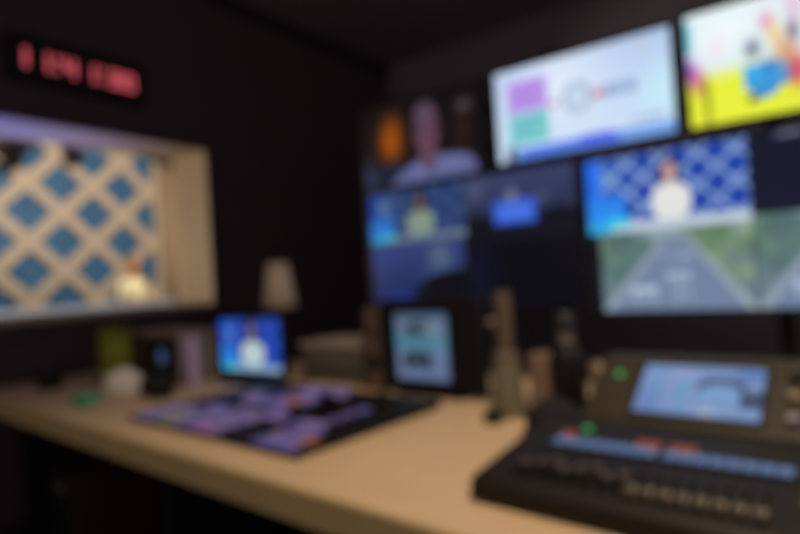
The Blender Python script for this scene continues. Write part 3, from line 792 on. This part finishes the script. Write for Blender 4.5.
t = thing('desk_shelf', 'low tan desktop shelf unit with dark inside under the window', 'shelf', D(-3.0, 1.50), DR)
tanb = mat('tan_board', (.24, .17, .12), .6, noise=.1, scale=10)
bm = newbm(); box(bm, -.22, .40, -.1, .15, .225, .25, .003); obj('top_board', bm, tanb, t)
bm = newbm(); box(bm, -.21, -.185, -.09, .15, 0, .225, .002); obj('side_board', bm, tanb, t)
bm = newbm(); box(bm, .365, .39, -.09, .15, 0, .225, .002); obj('side_board', bm, tanb, t)
bm = newbm(); box(bm, -.185, .365, .13, .145, 0, .225); obj('back_board', bm, black_pl, t)
t = thing('intercom_unit', 'black intercom box with small round blue display inside the tan desktop shelf', 'intercom', D(-2.78, 1.50), DR)
bm = newbm(); box(bm, -.13, .12, -.09, .10, 0.006, .2, .005); obj('housing', bm, mat('olive_black', (.018, .02, .015), .5), t)
bm = newbm(); lathe(bm, [(.038, 0), (.038, .004)], M=Matrix.Translation((-.005, -.09, .13)) @ Matrix.Rotation(PI / 2, 4, 'X')); obj('display', bm, glow('dim_blue_display', (58, 78, 124), .7), t)
bm = newbm(); lathe(bm, [(.014, 0), (.012, .012)], M=Matrix.Translation((.08, -.09, .06)) @ Rf, seg=16); obj('knob', bm, black_pl, t)
bm = newbm(); box(bm, -.12, .11, -.08, .09, 0, .006); obj('foot', bm, black_pl, t)

t = thing('ring_binder', 'pale lilac ring binder standing at the right end of the tan shelf', 'binder', D(-2.535, 1.42), DR)
lil = mat('lilac_binder_board', (.52, .40, .56), .6)
bm = newbm(); box(bm, -.055, -.05, -.02, .02, 0, .235); box(bm, .035, .04, -.02, .02, 0, .235); box(bm, -.055, .04, -.025, -.02, 0, .235); obj('cover', bm, lil, t)
bm = newbm(); box(bm, -.05, .035, -.018, .018, .006, .225); obj('paper_block', bm, mat('paper_pale', (.55, .48, .40), .9), t)
bm = newbm(); lathe(bm, [(.011, 0), (.011, .002)], M=Matrix.Translation((0, -.025, .05)) @ Rf, seg=16); obj('finger_ring', bm, black_sat, t)

t = thing('headphones', 'black headphones lying in front of the tan shelf', 'headphones', D(-2.43, 1.20), DR)
for s in (-1, 1):
    bm = newbm(); lathe(bm, [(.035, -.018), (.045, -.012), (.045, .012), (.03, .02)], M=Matrix.Translation((s * .06, 0, .046)) @ Matrix.Rotation(s * PI / 2, 4, 'Y')); obj('ear_cup', bm, black_pl, t)
    bm = newbm(); lathe(bm, [(.04, -.034), (.042, -.02), (.035, -.018)], M=Matrix.Translation((s * .06, 0, .046)) @ Matrix.Rotation(s * PI / 2, 4, 'Y')); obj('ear_cushion', bm, mat('black_cushion', (.012, .01, .01), .8), t)
bm = newbm(); tube(bm, [(.078 * math.cos(a), .11 * math.sin(a) * .3 + .05 * math.sin(a), .05 + .085 * math.sin(a)) for a in [PI * k / 14 for k in range(15)]], .009); obj('headband', bm, black_pl, t, True)
bm = newbm(); softblob(bm, .04, .085, .12, .25, 9)
tag(obj('paper_tissue', bm, mat('white_tissue', (.78, .73, .66), .9, bump=.3, scale=50), None, True, D(-2.64, 1.15), DR - .75), 'crumpled white tissue between the lime file and black headphones', 'tissue')
t = thing('note_block', 'small teal green block of notes near the desk front edge', 'note block', D(-2.58, .965), DR + .3)
bm = newbm(); box(bm, -.045, .045, -.035, .035, 0, .045, .004); obj('notes', bm, mat('teal_paper', (.08, .36, .22), .6), t)
bm = newbm(); box(bm, -.04, .04, -.03, .03, .045, .047); obj('top_sheet', bm, mat('teal_paper_pale', (.11, .42, .27), .7), t)
t = thing('desk_speaker_puck', 'small round black speaker at the far left end of the desk', 'speaker', D(-3.27, 1.06), DR)
bm = newbm(); lathe(bm, [(.05, 0), (.058, .01), (.058, .06), (.05, .072), (.03, .076)]); obj('puck_case', bm, black_pl, t, True)
bm = newbm(); lathe(bm, [(.03, .0755), (.028, .078)]); obj('grille', bm, black_sat, t)

# ------------------------------------------------------------------ lights
def light(name, kind, loc, energy, color, target=None, **kw):
    d = bpy.data.lights.new(name, kind); d.energy = energy; d.color = color
    for k, v in kw.items(): setattr(d, k, v)
    o = bpy.data.objects.new(name, d); col.objects.link(o); o.location = loc
    if target is not None:
        o.rotation_euler = (Vector(target) - Vector(loc)).to_track_quat('-Z', 'Y').to_euler()
    return o
light('desk_downlight', 'SPOT', (.0, 1.0, 3.1), 172, (1.0, .80, .57), (-.45, 1.15, .75), spot_size=math.radians(100), spot_blend=1.0, shadow_soft_size=.10)
light('studio_key', 'AREA', (-6.4, 2.6, 4.3), 230, (1.0, .88, .72), (-10.0, 3.2, 1.6), size=1.6)
light('studio_fill', 'AREA', (-6.0, 6.2, 4.3), 120, (1.0, .84, .66), (-10.0, 6.6, 1.2), size=1.2)
light('added_presenter_spot', 'SPOT', (-6.2, 4.0, 3.6), 160, (1.0, .88, .66), (-8.6, 4.83, 1.4), spot_size=math.radians(16), spot_blend=.6, shadow_soft_size=.1)  # unseen spot, added to brighten the presenter against the set wall
light('studio_blue_wash', 'SPOT', (-4.6, 1.0, .9), 165, (.24, .29, 1.0), (-3.8, 1.35, 2.23), spot_size=math.radians(66), spot_blend=1.0, shadow_soft_size=.08)
light('added_reveal_kick', 'SPOT', (-5.6, .2, 1.3), 250, (1.0, .76, .50), (-3.75, 2.5, 1.8), spot_size=math.radians(50), spot_blend=1.0, shadow_soft_size=.2)  # unseen warm lamp, added to lift the right window reveal and soffit

w = bpy.data.worlds.new('World'); scene.world = w; w.use_nodes = True
w.node_tree.nodes['Background'].inputs[0].default_value = (.62, .52, .46, 1); w.node_tree.nodes['Background'].inputs[1].default_value = .6

# ------------------------------------------------------------------ camera
F = 570.15
yaw, pitch, roll = (math.radians(v) for v in (35.718, 1.0957, -3.6298))
fw = Vector((-math.sin(yaw) * math.cos(pitch), math.cos(yaw) * math.cos(pitch), math.sin(pitch)))
r = fw.cross(Vector((0, 0, 1))).normalized(); u = r.cross(fw)
R2 = r * math.cos(roll) + u * math.sin(roll); U2 = -r * math.sin(roll) + u * math.cos(roll)
cd = bpy.data.cameras.new('camera'); cam = bpy.data.objects.new('camera', cd); col.objects.link(cam)
M = Matrix((R2, U2, -fw)).transposed().to_4x4(); M.translation = (0, 0, 1.2)
cam.matrix_world = M
cd.sensor_width = 36; cd.lens = F / 800 * 36; cd.clip_start = .02; cd.clip_end = 60
# the photograph is completely out of focus: the lens is focused far too near
cd.dof.use_dof = True; cd.dof.focus_distance = .15; cd.dof.aperture_fstop = 5.6
scene.camera = cam

scene.view_settings.view_transform = 'Standard'; scene.view_settings.look = 'None'
scene.view_settings.exposure = 0; scene.view_settings.gamma = 1
scene.view_settings.use_curve_mapping = False
